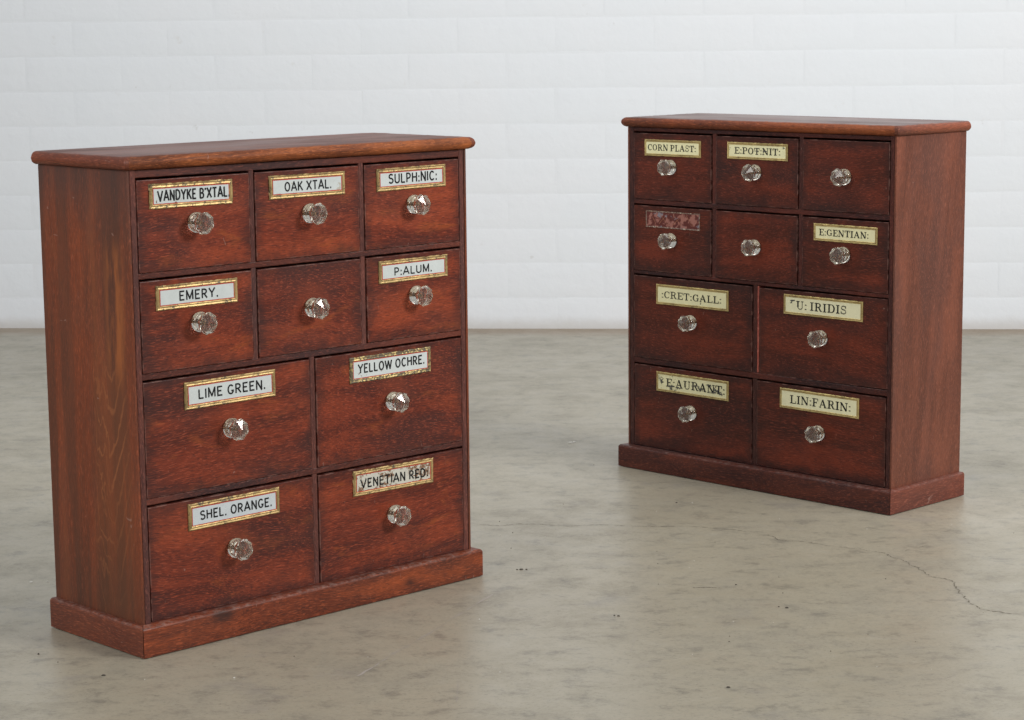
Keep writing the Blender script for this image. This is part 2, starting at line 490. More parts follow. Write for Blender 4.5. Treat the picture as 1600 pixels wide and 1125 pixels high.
SERIF = {
    'C': (.58, [ring(.32, .5, .24, .47, 48, 318), ([(.53, .62), (.53, 1)], HL)]),
    'G': (.64, [ring(.32, .5, .24, .47, 48, 300), ([(.52, .64), (.52, 1)], HL), ([(.53, .02), (.53, .42)], TK * .9), ([(.40, .42), (.64, .42)], HL)]),
    'O': (.62, [ring(.31, .5, .24, .47, 0, 360, 28)]),
    'R': (.64, sv(.15) + [([(.15, .975), (.32, .975)], HL), ring(.32, .74, .17, .235, 90, -90, 12, TK * .9), ([(.15, .505), (.32, .505)], HL),
                          ([(.36, .50), (.52, .06)], TK * .9), ([(.50, .025), (.66, .025)], HL)]),
    'N': (.68, [([(.10, 0), (.10, 1)], HL), ([(.0, .025), (.22, .025)], HL), ([(.10, 1), (.56, 0)], TK), ([(.57, 0), (.57, 1)], HL),
                ([(.46, .975), (.68, .975)], HL), ([(0, .975), (.18, .975)], HL)]),
    'P': (.56, sv(.15) + [([(.15, .975), (.32, .975)], HL), ring(.32, .72, .18, .255, 90, -90, 12, TK * .9), ([(.15, .465), (.32, .465)], HL)]),
    'L': (.54, sv(.15) + [([(.15, .025), (.52, .025)], HL), ([(.52, .0), (.52, .30)], HL)]),
    'A': (.66, [([(.08, .03), (.32, 1)], HL), ([(.30, 1), (.55, .03)], TK), ([(.16, .34), (.42, .34)], HL), ([(0, .025), (.17, .025)], HL),
                ([(.44, .025), (.67, .025)], HL)]),
    'S': (.50, [(arc(.25, .75, .18, .225, 30, 270, 12)[:-1] + arc(.25, .275, .20, .25, 90, -150, 14),
                 [HL] * 6 + [.07, .09, .11, .13, .15, .155, .155, .15, .13, .11, .09, .07] + [HL] * 9), ([(.43, .68), (.43, .98)], HL), ([(.05, .02), (.05, .34)], HL)]),
    'T': (.58, sv(.29) + [([(.0, .975), (.58, .975)], HL), ([(.02, .68), (.02, 1)], HL), ([(.56, .68), (.56, 1)], HL)]),
    'E': (.56, sv(.15) + [([(.15, .975), (.52, .975)], HL), ([(.15, .025), (.54, .025)], HL), ([(.15, .52), (.38, .52)], HL),
                          ([(.52, .72), (.52, 1)], HL), ([(.54, 0), (.54, .3)], HL), ([(.38, .40), (.38, .64)], HL)]),
    'I': (.30, sv(.15)),
    'D': (.66, sv(.15) + [([(.15, .975), (.34, .975)], HL), ring(.34, .5, .24, .475, 90, -90, 16), ([(.15, .025), (.34, .025)], HL)]),
    'U': (.66, [([(.15, 1), (.15, .26)], TK), (arc(.34, .26, .19, .24, 180, 360, 12), [TK, .12, .09, .07] + [HL] * 9), ([(.53, .26), (.53, 1)], HL),
                ([(0, .975), (.30, .975)], HL), ([(.42, .975), (.64, .975)], HL)]),
    'F': (.54, sv(.15) + [([(.15, .975), (.50, .975)], HL), ([(.15, .52), (.38, .52)], HL), ([(.50, .70), (.50, 1)], HL), ([(.38, .40), (.38, .64)], HL)]),
    ':': (.16, [([(.02, .09), (.16, .09)], .15), ([(.02, .62), (.16, .62)], .15)]),
    '.': (.14, [([(.02, .85), (.12, .85)], .10)]),
    ' ': (.14, []),
}


def ribbon(bm, pts, ws, y):
    n = len(pts)
    closed = n > 3 and (Vector(pts[0]) - Vector(pts[-1])).length < 1e-6
    L, R = [], []
    P = [Vector(p) for p in pts]
    for i in range(n):
        a = P[i - 1] if i > 0 else (P[-2] if closed else None)
        b = P[i + 1] if i < n - 1 else (P[1] if closed else None)
        d1 = (P[i] - a).normalized() if a is not None else None
        d2 = (b - P[i]).normalized() if b is not None else None
        if d1 is None:
            d1 = d2
        if d2 is None:
            d2 = d1
        n1, n2 = Vector((-d1.y, d1.x)), Vector((-d2.y, d2.x))
        m = n1 + n2
        m = m / max(m.length, 1e-6)
        k = 1 / max(m.dot(n1), 0.45)
        h = ws[i] * .5 * k
        L.append(P[i] + m * h)
        R.append(P[i] - m * h)
    vl = [bm.verts.new((p.x, y, p.y)) for p in L]
    vr = [bm.verts.new((p.x, y, p.y)) for p in R]
    for i in range(n - 1):
        bm.faces.new((vl[i], vl[i + 1], vr[i + 1], vr[i]))


def split_sharp(P, ws):
    """break a stroke at its sharp corners so that each leg has square ends"""
    out, i0 = [], 0
    for i in range(1, len(P) - 1):
        a = (Vector(P[i]) - Vector(P[i - 1])).normalized()
        b = (Vector(P[i + 1]) - Vector(P[i])).normalized()
        if a.dot(b) < .55:
            e_ = Vector(P[i]) + a * ws[i] * .32
            out.append((P[i0:i] + [tuple(e_)], ws[i0:i + 1]))
            s_ = Vector(P[i]) - b * ws[i] * .32
            P = P[:i] + [tuple(s_)] + P[i + 1:]
            i0 = i
    out.append((P[i0:], ws[i0:]))
    return out


def lettering(text, font, x0, x1, z0, z1, y, wt, gap):
    """text fitted in the box (metres), drawn on the plane y"""
    bm = bmesh.new()
    tab = SANS if font == 'sans' else SERIF
    total = sum(tab[c][0] + gap for c in text) - gap
    H = z1 - z0
    sx = (x1 - x0) / total
    cx, k = 0.0, 0
    rr = random.Random(text)
    for ch in text:
        w, strokes = tab[ch]
        dz = rr.uniform(-.02, .02) * H
        for s in strokes:
            if font == 'sans':
                pts, ww = s, [wt * (1.15 if ch in '.:' else 1)] * len(s)
            else:
                pts, ww = s
                ww = [ww] * len(pts) if not isinstance(ww, (list, tuple)) else list(ww)
                ww = (ww + [ww[-1]] * len(pts))[:len(pts)]
            P = [(x0 + (cx + px) * sx, z0 + py * H + dz) for px, py in pts]
            # strokes that run upright keep a width in proportion to the squeezed letter
            f = H if font == 'sans' else H * .82
            for Q, wq in split_sharp(P, [q * f for q in ww]):
                ribbon(bm, Q, wq, y - 0.000005 * k)
                k += 1
        cx += w + gap
    return bm


# ------------------------------------------------------------------ label plates
def ring_bm(w, h, b, prof, seed, jit=0.0, step=0.004):
    """rectangular frame; prof = [(inset fraction 0..1 of b, y)]; rough outline"""
    rr = random.Random(seed)
    nx, nz = max(2, int(w / step)), max(2, int(h / step))

    def loop(ins):
        hw, hh = w / 2 - ins, h / 2 - ins
        p = []
        for i in range(nx):
            p.append((-hw + 2 * hw * i / nx, -hh, 0, -1))
        for i in range(nz):
            p.append((hw, -hh + 2 * hh * i / nz, 1, 0))
        for i in range(nx):
            p.append((hw - 2 * hw * i / nx, hh, 0, 1))
        for i in range(nz):
            p.append((-hw, hh - 2 * hh * i / nz, -1, 0))
        return p
    bm = bmesh.new()
    rows = []
    for j, (f, y) in enumerate(prof):
        row = []
        for (x, z, ax, az) in loop(b * f):
            q = jit * (rr.random() ** 3) * (1 if j < 2 else 0.35)
            row.append(bm.verts.new((x - ax * q, y + q * .15 * rr.uniform(-1, 1), z - az * q)))
        rows.append(row)
    n = len(rows[0])
    for a, c in zip(rows, rows[1:]):
        for i in range(n):
            bm.faces.new((a[i], a[(i + 1) % n], c[(i + 1) % n], c[i]))
    return bm


def label_plate(drawer, cx, cz, w, h, tilt, style, text, tx0, tx1, tz0, tz1, mats, seed, jit, blots=()):
    """all pieces of one glass label, children of the drawer front"""
    rot = (0, -tilt, 0)
    b = 0.0052 if style == 'A' else 0.0042
    loc = (cx, 0, cz)
    fr = from_bm('label_border', ring_bm(w, h, b, [(0, 0.0), (0.0, -.0012), (.25, -.0021), (.55, -.0017), (.80, -.0021), (1, -.0015)], seed, jit),
                 mats['gold'], drawer, loc)
    fr.rotation_euler = rot
    if style == 'A':
        pw, ph = w - 2 * b, h - 2 * b
        rd = from_bm('red_line', ring_bm(pw + .0004, ph + .0004, .0013, [(0, -.00150), (1, -.00150)], seed + 1, .0002), M['red_line'], drawer, loc)
        rd.rotation_euler = rot
        iw, ih, yy = pw - .0018, ph - .0018, -.00142
    else:
        rd = from_bm('brown_line', ring_bm(w - 1.15 * b, h - 1.15 * b, .0005, [(0, -.00222), (1, -.00222)], seed + 1, .0002), M['gold_line'], drawer, loc)
        rd.rotation_euler = rot
        iw, ih, yy = w - 2 * b + .0004, h - 2 * b + .0004, -.00142
    pn = from_bm('label_panel', box_bm(-iw / 2, iw / 2, yy, -.0002, -ih / 2, ih / 2), mats['panel'], drawer, loc)
    pn.rotation_euler = rot
    x0, x1 = -w / 2 + tx0 * w, -w / 2 + tx1 * w
    z1, z0 = h / 2 - tz0 * h, h / 2 - tz1 * h
    le = from_bm('lettering', lettering(text, 'sans' if style == 'A' else 'serif', x0, x1, z0, z1, -.00160 if style == 'A' else -.00155, .175, .17 if style == 'A' else .09),
                 M['ink'], drawer, loc)
    le.rotation_euler = rot
    if blots:
        bm = bmesh.new()
        q = random.Random(seed)
        for n_, (fx, fz, sx_, sz_) in enumerate(blots):
            x, z = -w / 2 + fx * w, h / 2 - fz * h
            for m_ in range(3):
                P = [(x + q.uniform(-1, 1) * sx_ * w * .5, z + q.uniform(-1, 1) * sz_ * h * .5) for _ in range(4)]
                P.sort()
                ribbon(bm, P, [q.uniform(.3, 1) * .0016 for _ in P], -.00170 - .000006 * (n_ * 3 + m_))
        sm = from_bm('ink_smudge', bm, M['smudge'], drawer, loc)
        sm.rotation_euler = rot
        sm['kind'] = 'stuff'
    return fr


# ------------------------------------------------------------------ glass knob
def knob_mesh():
    N = 32
    prof = [(0.0006, .0075, 0), (0.0012, .0112, 1), (0.0026, .0124, 1), (0.0054, .0125, 1), (0.0080, .0112, 1), (0.0100, .0090, 0), (0.0112, .0086, 0),
            (.0124, .0092, 0), (.0152, .0126, 2), (.0176, .0139, 2), (.0206, .0138, 2), (.0222, .0124, 2)]
    me = bpy.data.meshes.new('knob')
    V, Fs = [], []
    for (y, r, kind) in prof:
        for i in range(N):
            a = 2 * pi * i / N
            q = r
            if kind == 1:
                q = r * (1 - .02 * (1 - abs(cos(4 * a))))
            if kind == 2:
                m = (a % (pi / 4)) - pi / 8
                q = r * cos(pi / 8) / cos(m)
            V.append((q * cos(a), -y, q * sin(a)))
    for j in range(len(prof) - 1):
        for i in range(N):
            a, b = j * N + i, j * N + (i + 1) % N
            Fs.append((a, b, b + N, a + N))
    V.append((0, -.0006, 0))
    V.append((0, -.0268, 0))
    c0, c1 = len(V) - 2, len(V) - 1
    n0 = len(V)
    l = (len(prof) - 1) * N
    for i in range(N):
        Fs.append((c0, (i + 1) % N, i))
    for k in range(8):                      # eight flat front facets
        Fs.append(tuple([c1] + [l + (k * 4 + q) % N for q in range(5)]))
    nf = len(Fs)
    for y in (.0009, .0095):                # iron screw that holds the knob
        for i in range(10):
            V.append((.0016 * cos(2 * pi * i / 10), -y, .0016 * sin(2 * pi * i / 10)))
    for i in range(10):
        Fs.append((n0 + i, n0 + (i + 1) % 10, n0 + 10 + (i + 1) % 10, n0 + 10 + i))
    Fs.append(tuple(n0 + i for i in range(10)))
    Fs.append(tuple(n0 + 19 - i for i in range(10)))
    me.from_pydata(V, [], Fs)
    for p in me.polygons:
        p.material_index = 1 if p.index >= nf else 0
    bm = bmesh.new()
    bm.from_mesh(me)
    bmesh.ops.recalc_face_normals(bm, faces=bm.faces[:])
    bm.to_mesh(me)
    bm.free()
    for p in me.polygons:
        j = p.index // N
        p.use_smooth = j < 7
    me.materials.append(M['glass'])
    me.materials.append(M['screw'])
    return me


KNOB = knob_mesh()


# ------------------------------------------------------------------ a cabinet
def cabinet(pre, name, label, group, base, yaw, W, D, H, P, e, ef, o, t, c, r, labels, slips, seed):
    rr = random.Random(seed)
    root = bpy.data.objects.new(name, None)
    COL.objects.link(root)
    root.location = base
    root.rotation_euler = (0, 0, yaw)
    root['label'] = label
    root['category'] = 'cabinet'
    root['group'] = group
    mf, mu = M[pre + '_frame'], M[pre + '_upright']
    # plinth boards, mitred at the front corners
    rad = .0045
    k = e / ef
    prof = [(ef, 0.0012), (0.0, 0.0012), (0.0, P - rad)] + [(rad - rad * cos(a), P - rad + rad * sin(a)) for a in (pi / 8, pi / 4, 3 * pi / 8, pi / 2)] + [(ef - .0003, P)]
    ob = from_bm('plinth_board', strip_bm(prof, lambda d: (d * k + .0005, W - d * k - .0005), W, seed=seed), M[pre + '_plinth'], root)
    shade_auto(ob)
    for s in (0, 1):
        pr = [(e, 0.0012), (0.0, 0.0012), (0.0, P - rad)] + [(rad * .8 - rad * .8 * cos(a), P - rad + rad * sin(a)) for a in (pi / 8, pi / 4, 3 * pi / 8, pi / 2)] + [(e - .0003, P)]
        bm = strip_bm(pr, lambda d: (d / k + .0005, D), D, n=40, axis='y', seed=seed + 1 + s)
        if s:
            for v in bm.verts:
                v.co.x = W - v.co.x
        ob = from_bm('plinth_board', bm, M[pre + '_plinth_side'], root)
        shade_auto(ob)
    # side boards
    for s in (0, 1):
        bm = box_bm(0, .0035, 0, D - ef, -P + .001, H - P - .0002, .0006)
        ob = from_bm('side_panel', bm, M[pre + '_side'], root, (e if s == 0 else W - e - .0035, ef, P))
    # stiles with a groove beside the side board
    for s in (0, 1):
        x0, x1 = (e + .0042, c[0] - .0009) if s == 0 else (c[5] + .0011, W - e - .0042)
        ob = from_bm('stile', strip_bm([(ef + .02, x0), (ef + .0008, x0), (ef + .0002, x0 + .0008), (ef + .0002, x1 - .0008), (ef + .0008, x1), (ef + .02, x1)],
                                       lambda d: (P, H - .0003), H, n=60, seed=seed + 5 + s), mu, root)
        for v in ob.data.vertices:          # swept along x: stand it up
            x, y, z = v.co
            v.co = (z, y, x)
        shade_auto(ob)
        inner = from_bm('inner_side', box_bm(e + .0036 if s == 0 else x0 + .001, x1 - .001 if s == 0 else W - e - .0036, ef + .0205, D - .0101, .002, H - .001), M['inside'], root)
    from_bm('back_panel', box_bm(e + .0036, W - e - .0036, D - .010, D - .0005, .002, H - .0006), M['inside'], root)
    # rails
    xr0, xr1 = c[0] - .0008, c[5] + .0010

    def rail(x0, x1, z0, z1, y0, sd):
        b = .0009
        ob = from_bm('rail', strip_bm([(y0 + .018, z0), (y0 + b, z0), (y0, z0 + b), (y0, z1 - b), (y0 + b, z1), (y0 + .018, z1)], lambda d: (x0, x1), x1 - x0,
                                      n=60, jit=.00022, seed=sd), mf, root)
        shade_auto(ob)
        return ob
    rail(xr0, xr1, r[0] + .0028, H - .0004, ef + .0010, seed + 11)
    rz = [(r[2] + .0027, r[1] - .0006), (r[4] + .0027, r[3] - .0006), (r[6] + .0027, r[5] - .0006)]
    for i, (a, b) in enumerate(rz):
        rail(xr0, xr1, a, b, ef + .0008, seed + 12 + i)
    from_bm('bottom_board', box_bm(xr0, xr1, ef + .001, D - .012, P * .4, r[7] - .0006), mf, root)

    def post(x0, x1, z0, z1, sd):
        b = .0008
        ob = from_bm('divider', strip_bm([(ef + .018, x0), (ef + .0015 + b, x0), (ef + .0015, x0 + b), (ef + .0015, x1 - b), (ef + .0015 + b, x1), (ef + .018, x1)],
                                         lambda d: (z0, z1), z1 - z0, n=40, seed=sd), mu, root)
        for v in ob.data.vertices:
            x, y, z = v.co
            v.co = (z, y, x)
        shade_auto(ob)
        return ob
    g_ = .0009
    for (a, b) in ((c[1], c[2]), (c[3], c[4])):
        post(a + g_, b - g_, rz[0][1] - .001, r[0] + .0038, seed + 20)
        post(a + g_, b - g_, rz[1][1] - .001, rz[0][0] + .001, seed + 21)
    post(c[6] + g_, c[7] - g_, rz[2][1] - .001, rz[1][0] + .001, seed + 22)
    post(c[6] + g_, c[7] - g_, r[7] - .0005, rz[2][0] + .001, seed + 23)
    if pre == 'B':                          # rubbed raw edge beside the skewed drawer
        from_bm('rubbed_edge', box_bm(c[7] - g_ + .00005, c[7] - g_ + .0030, ef + .0010, ef + .018, rz[2][1] + .001, rz[1][0] - .001, .0004), M['raw'], root)
    # top board with a rounded nosing on three sides
    bm = bmesh.new()
    R = t / 2
    prof = [(-.0016, 0.0), (o - R * .9, 0.0)]
    prof += [(o - R + R * sin(a), R - R * cos(a)) for a in [radians(q) for q in (15, 35, 55, 75, 90, 105, 125, 145, 160)]]
    prof += [(o - R, t), (o - R - .02, t + .0002)]
    rows = []
    n = 80
    rj = random.Random(seed)
    for j, (q, z) in enumerate(prof):
        x0, x1, y0, y1 = e - q, W - e + q, ef - q, D
        row = []
        for i in range(31):
            row.append((x0, y1 + (y0 - y1) * i / 30, z))
        for i in range(1, n):
            row.append((x0 + (x1 - x0) * i / n, y0, z))
        for i in range(31):
            row.append((x1, y0 + (y1 - y0) * i / 30, z))
        jj = .00022 if 0 < j < len(prof) - 1 else 0
        rows.append([bm.verts.new((x + rj.uniform(-jj, jj), y + rj.uniform(-jj, jj), z_ + H + rj.uniform(-jj, jj))) for x, y, z_ in row])
    for a, b in zip(rows, rows[1:]):
        for i in range(len(a) - 1):
            bm.faces.new((a[i], a[i + 1], b[i + 1], b[i]))
        bm.faces.new((a[-1], a[0], b[0], b[-1]))
    bm.faces.new(rows[0])
    bm.faces.new(rows[-1])
    ob = from_bm('top_board', bm, M[pre + '_top'], root)
    ob.data.materials.append(M[pre + '_topface'])
    ob.data.materials.append(M[pre + '_topside'])
    for p_ in ob.data.polygons:
        if p_.normal.z > .97 and p_.center.z > H + t * .9:
            p_.material_index = 1
        elif p_.center.x < e or p_.center.x > W - e:
            p_.material_index = 2
    shade_auto(ob, 40)
    # drawers
    cells = [(0, 1, 0), (2, 3, 0), (4, 5, 0), (0, 1, 1), (2, 3, 1), (4, 5, 1), (0, 6, 2), (7, 5, 2), (0, 6, 3), (7, 5, 3)]
    for i, (ca, cb, rw) in enumerate(cells):
        x0, x1, z1, z0 = c[ca], c[cb], r[2 * rw], r[2 * rw + 1]
        sl = slips.get(i + 1, (0, 0, 0, 0))  # extra left gap, depth, tilt, dark
        x0 += sl[0]
        hw, hh = (x1 - x0) / 2, (z1 - z0) / 2
        lb = labels.get(i + 1)
        dp = rr.uniform(-.0006, .0006) + sl[1]
        dr = from_bm('drawer', box_bm(-hw, hw, 0, .016, -hh, hh, .0007), M[pre + '_drawer'], root, ((x0 + x1) / 2, ef + dp, (z0 + z1) / 2), hw=hw, hh=hh)
        dr.rotation_euler = (0, -sl[2], 0)
        dr['label'] = lb['say'] if lb else 'drawer with a glass knob and no label plate'
        kb = link('knob', KNOB, None, dr, (rr.uniform(-.0006, .0006), 0.0, rr.uniform(-.0006, .0006)))
        kb.rotation_euler = (rr.uniform(-.05, .05), rr.uniform(.16, .36) if pre == 'A' else rr.uniform(.15, .32), rr.uniform(-.05, .05))
        if sl[3]:
            kb.rotation_euler = (0, sl[3], 0)
        if not lb:
            continue
        cx, cz = lb['at'][0] - (x0 + x1) / 2, lb['at'][1] - (z0 + z1) / 2
        if lb.get('text'):
            label_plate(dr, cx, cz, lb['at'][2], lb['at'][3], lb['at'][4], pre, lb['text'], *lb['fit'],
                        {'gold': M[lb.get('gold', 'gold' if pre == 'A' else 'gold_pale')], 'panel': lb['panel']}, seed + 40 + i, lb.get('jit', .0008), lb.get('blots', ()))
        else:
            worn_label(dr, cx, cz, lb['at'][2], lb['at'][3])
    return root


def worn_label(dr, cx, cz, w, h):
    t = NT('scraped_label_residue')
    v = t.coord()
    n = t.noise(v, 75, 4, 0.6, 0.6)
    n2 = t.noise(t.vmath('ADD', v, (4, 4, 4)), 60, 3, 0.6)
    c = t.mix(t.ramp(n, 0.50, 0.58), (0.105, 0.015, 0.010), (0.33, 0.13, 0.10))
    c = t.mix(t.ramp(n2, 0.58, 0.66), c, (0.22, 0.20, 0.23))
    m = t.out(Base_Color=c, Roughness=0.55)
    from_bm('scraped_label', box_bm(-w / 2 + .002, w / 2 - .002, -.0004, .0003, -h / 2 + .002, h / 2 - .002), m, dr, (cx, 0, cz))
    from_bm('label_border', ring_bm(w, h, .0022, [(0, .0002), (.1, -.0009), (.6, -.0007), (1, -.0003)], 99, .0019, .0022), M['gold_scrap'], dr, (cx, 0, cz))
    bm = bmesh.new()
    k = 0
    for (a, b) in (((-.028, .009), (-.010, -.009)), ((-.030, -.007), (-.012, .010)), ((.002, .008), (.020, -.010)), ((.0, -.008), (.018, .007)), ((-.045, .004), (-.036, -.009)), ((.030, .009), (.044, -.008))):
        ribbon(bm, [a, b], [.0007, .0004], -.0005 - k * 1e-5)
        k += 1
    from_bm('scratch_mark', bm, flat('scratch_mark', (0.42, 0.17, 0.09), 0.6), dr, (cx, 0, cz))


M['gold_scrap'] = gold('gilt_scraps', 0.9, (0.20, 0.13, 0.10), (0.60, 0.50, 0.38))
GR = (0.64, 0.68, 0.67)
CR = (0.87, 0.82, 0.50)


def L(text, at, fit, panel, say, **k):
    d = dict(text=text, at=at, fit=fit, panel=panel, say=say)
    d.update(k)
    return d


LA = {
    1: L("VANDYKE B'XTAL.", (0.1001, 0.5537, 0.1223, 0.0304, -0.003), (.10, .955, .29, .69), enamel('grey_label_a', GR, .12, seed=1), 'drawer lettered VANDYKE B\'XTAL.', gold='gold', jit=.0018),
    2: L("OAK XTAL.", (0.2780, 0.5539, 0.1214, 0.0296, -0.001), (.20, .81, .31, .69), enamel('grey_label_b', GR, .22, (0.5, 0.47, 0.4), seed=2), 'drawer lettered OAK XTAL.'),
    3: L("SULPH:NIC:", (0.4517, 0.5536, 0.1200, 0.0296, 0.006), (.17, .865, .27, .68), enamel('grey_label_c', GR, 0, seed=3), 'drawer lettered SULPH:NIC:'),
    4: L("EMERY.", (0.1040, 0.4324, 0.1206, 0.0303, 0.001), (.28, .75, .31, .68), enamel('grey_label_d', GR, 0, seed=4), 'drawer lettered EMERY.'),
    6: L("P:ALUM.", (0.4517, 0.4335, 0.1205, 0.0299, 0.004), (.22, .76, .35, .69), enamel('grey_label_e', GR, 0, seed=5), 'drawer lettered P:ALUM.', gold='gold', jit=.0016),
    7: L("LIME GREEN.", (0.1499, 0.3096, 0.1388, 0.0341, 0.005), (.15, .88, .32, .66), enamel('grey_label_f', GR, 0, seed=6), 'drawer lettered LIME GREEN.'),
    8: L("YELLOW OCHRE.", (0.4096, 0.3102, 0.1399, 0.0340, 0.001), (.10, .915, .29, .63), enamel('grey_label_g', GR, .05, seed=7), 'drawer lettered YELLOW OCHRE. with a tarnished border', gold='gold_worn', jit=.0012),
    9: L("SHEL. ORANGE.", (0.1500, 0.1594, 0.1403, 0.0336, 0.004), (.127, .907, .33, .66), enamel('grey_label_h', (0.60, 0.64, 0.66), 0, seed=8), 'drawer lettered SHEL. ORANGE.'),
    10: L("VENETIAN RED:", (0.4111, 0.1598, 0.1400, 0.0339, -0.010), (.09, .925, .36, .70), enamel('grey_label_i', (0.62, 0.60, 0.52), .72, (0.22, 0.12, 0.07), seed=9), 'drawer lettered VENETIAN RED: with flaking paint', jit=.0014),
}
LB = {
    1: L("CORN PLAST:", (0.1102, 0.5458, 0.1226, 0.0275, 0.003), (.06, .915, .30, .66), enamel('cream_label_a', CR, 0, seed=11), 'drawer lettered CORN PLAST:'),
    2: L("E:POT:NIT:", (0.2888, 0.5469, 0.1230, 0.0271, -0.002), (.125, .88, .30, .68), enamel('cream_label_b', CR, 0, smut=.10, seed=12), 'drawer lettered E:POT:NIT:', blots=((.50, .50, .12, .08), (.62, .48, .10, .06))),
    4: dict(at=(0.1099, 0.4269, 0.1188, 0.0284, 0.0), say='drawer with the scraped remains of a label'),
    6: L("E:GENTIAN:", (0.4632, 0.4260, 0.1213, 0.0272, -0.001), (.09, .865, .31, .67), enamel('cream_label_c', CR, 0, seed=13), 'drawer lettered E:GENTIAN:'),
    7: L(":CRET:GALL:", (0.1526, 0.3021, 0.1566, 0.0338, 0.003), (.08, .905, .33, .66), enamel('cream_label_d', CR, 0, smut=.12, seed=14), 'drawer lettered :CRET:GALL:'),
    8: L("U: IRIDIS", (0.4209, 0.3077, 0.1541, 0.0319, -0.008), (.165, .80, .30, .70), enamel('cream_label_e', (0.85, 0.81, 0.54), 0, smut=.0, seed=17.3), 'skewed drawer lettered U: IRIDIS', blots=((.10, .34, .05, .16), (.12, .28, .07, .06))),
    9: L("E:AURANT:", (0.1529, 0.1540, 0.1571, 0.0333, -0.004), (.14, .95, .30, .70), enamel('cream_label_f', CR, 0, smut=.40, seed=16), 'drawer lettered E:AURANT: with black blotches', blots=((.075, .38, .05, .36), (.085, .50, .05, .2), (.21, .66, .10, .12), (.31, .70, .10, .10), (.55, .48, .14, .10), (.62, .60, .08, .2), (.78, .62, .12, .2), (.84, .5, .10, .24), (.90, .66, .08, .2), (.74, .34, .10, .06))),
    10: L("LIN:FARIN:", (0.4160, 0.1564, 0.1553, 0.0324, -0.003), (.135, .90, .31, .70), enamel('cream_label_g', (0.88, 0.84, 0.55), 0, seed=17), 'drawer lettered LIN:FARIN:'),
}

GROUP = 'pair of mahogany apothecary drawer cabinets on the floor'
cabinet('A', 'drawer_cabinet', 'red-brown wooden cabinet with ten drawers and grey SULPH:NIC: and EMERY labels, nearer the camera', GROUP,
        (-0.4462, 2.5442, 0), 0.7637, 0.5586, 0.2062, 0.5867, 0.0383, 0.0095, 0.0138, 0.0064 + .0030, 0.0161,
        [.0226, .1870, .1964, .3623, .3721, .5356, .2747, .2849], [.5739, .4644, .4538, .3438, .3326, .1917, .1806, .0398],
        LA, {3: (0, 0, 0, -.16), 5: (0, 0, 0, -.10), 8: (0, 0, 0, -.12)}, 100)
BW, BA = 0.5656, -0.7944
cabinet('B', 'drawer_cabinet', 'darker wooden cabinet with cream CORN PLAST: and LIN:FARIN: labels, farther from the camera', GROUP,
        (0.5765 - BW * cos(BA), 3.2727 - BW * sin(BA), 0), BA, BW, 0.1993, 0.5789, 0.0380, 0.0095, 0.0158, 0.0045 + .0035, 0.0159,
        [.0236, .1926, .2027, .3696, .3794, .5435, .2793, .2904], [.5689, .4596, .4481, .3393, .3299, .1911, .1784, .0398],
        LB, {2: (0, 0, 0, -.18), 3: (0, 0, 0, -.19), 8: (.0034, .0012, .008, 0)}, 200)


# ------------------------------------------------------------------ floor
def concrete():
    t = NT('polished_concrete')
    v = t.coord()
    a = t.noise(v, 1.3, 5, 0.6, 0.2)
    b = t.noise(v, 7.5, 9, 0.74, 0.15)
    f = t.noise(t.vmath('MULTIPLY', v, (0.9, 1.2, 1)), 22, 10, 0.80, 0.25)
    st = t.noise(t.vmath('MULTIPLY', v, (36, 70, 1)), 1, 6, 0.75, 0.3)
    st2 = t.noise(t.vmath('MULTIPLY', v, (170, 330, 1)), 1, 4, 0.8, 0.3)
    c = t.mix(t.ramp(a, 0.32, 0.68), (0.335, 0.297, 0.221), (0.380, 0.340, 0.258))
    c = t.mix(t.ramp(b, 0.46, 0.70, 0, 0.46), c, (0.215, 0.194, 0.155))
    tint = t.noise(t.vmath('ADD', v, (7, 3, 0)), 6.5, 6, 0.7, 0.2)
    c = t.mix(t.ramp(tint, 0.56, 0.70, 0, 0.32), c, (0.205, 0.188, 0.180))
    tint2 = t.noise(t.vmath('ADD', v, (1, 13, 0)), 5.0, 6, 0.7, 0.2)
    c = t.mix(t.ramp(tint2, 0.60, 0.74, 0, 0.35), c, (0.33, 0.26, 0.19))
    c = t.mix(t.ramp(f, 0.50, 0.66, 0, 0.55), c, (0.135, 0.124, 0.103))
    c = t.mix(t.ramp(f, 0.30, 0.46, 0.38, 0), c, (0.42, 0.39, 0.32))
    c = t.mix(t.ramp(st, 0.52, 0.70, 0, 0.30), c, (0.150, 0.138, 0.122))
    c = t.mix(t.ramp(st2, 0.54, 0.68, 0, 0.60), c, (0.12, 0.11, 0.09))
    c = t.mix(t.ramp(st2, 0.30, 0.44, 0.35, 0), c, (0.44, 0.41, 0.33))
    # dark specks
    sp = t.noise(v, 210, 2, 0.5)
    c = t.mix(t.ramp(sp, 0.74, 0.80, 0, 0.65), c, (0.07, 0.06, 0.05))
    # brown dirt line along the foot of the wall
    s = t.sep(v)
    dw = t.math('SUBTRACT', t.math('ADD', 5.39, t.math('MULTIPLY', s[0], -0.081)), s[1])
    dn = t.noise(v, 9, 4, 0.6)
    c = t.mix(t.ramp(t.math('ADD', dw, t.math('MULTIPLY', dn, -.10)), 0.0, 0.10, 0.75, 0), c, (0.27, 0.19, 0.12))
    rg = t.ramp(b, 0.3, 0.7, 0.30, 0.48)
    return t.out(Base_Color=c, Roughness=rg, Specular_IOR_Level=0.5, Normal=t.bump(f, 0.10, 0.001))


bm = bmesh.new()
vs = [bm.verts.new(p) for p in ((-9, -4, 0), (9, -4, 0), (9, 7, 0), (-9, 7, 0))]
bm.faces.new(vs)
fl = from_bm('floor', bm, concrete())
fl['kind'] = 'structure'


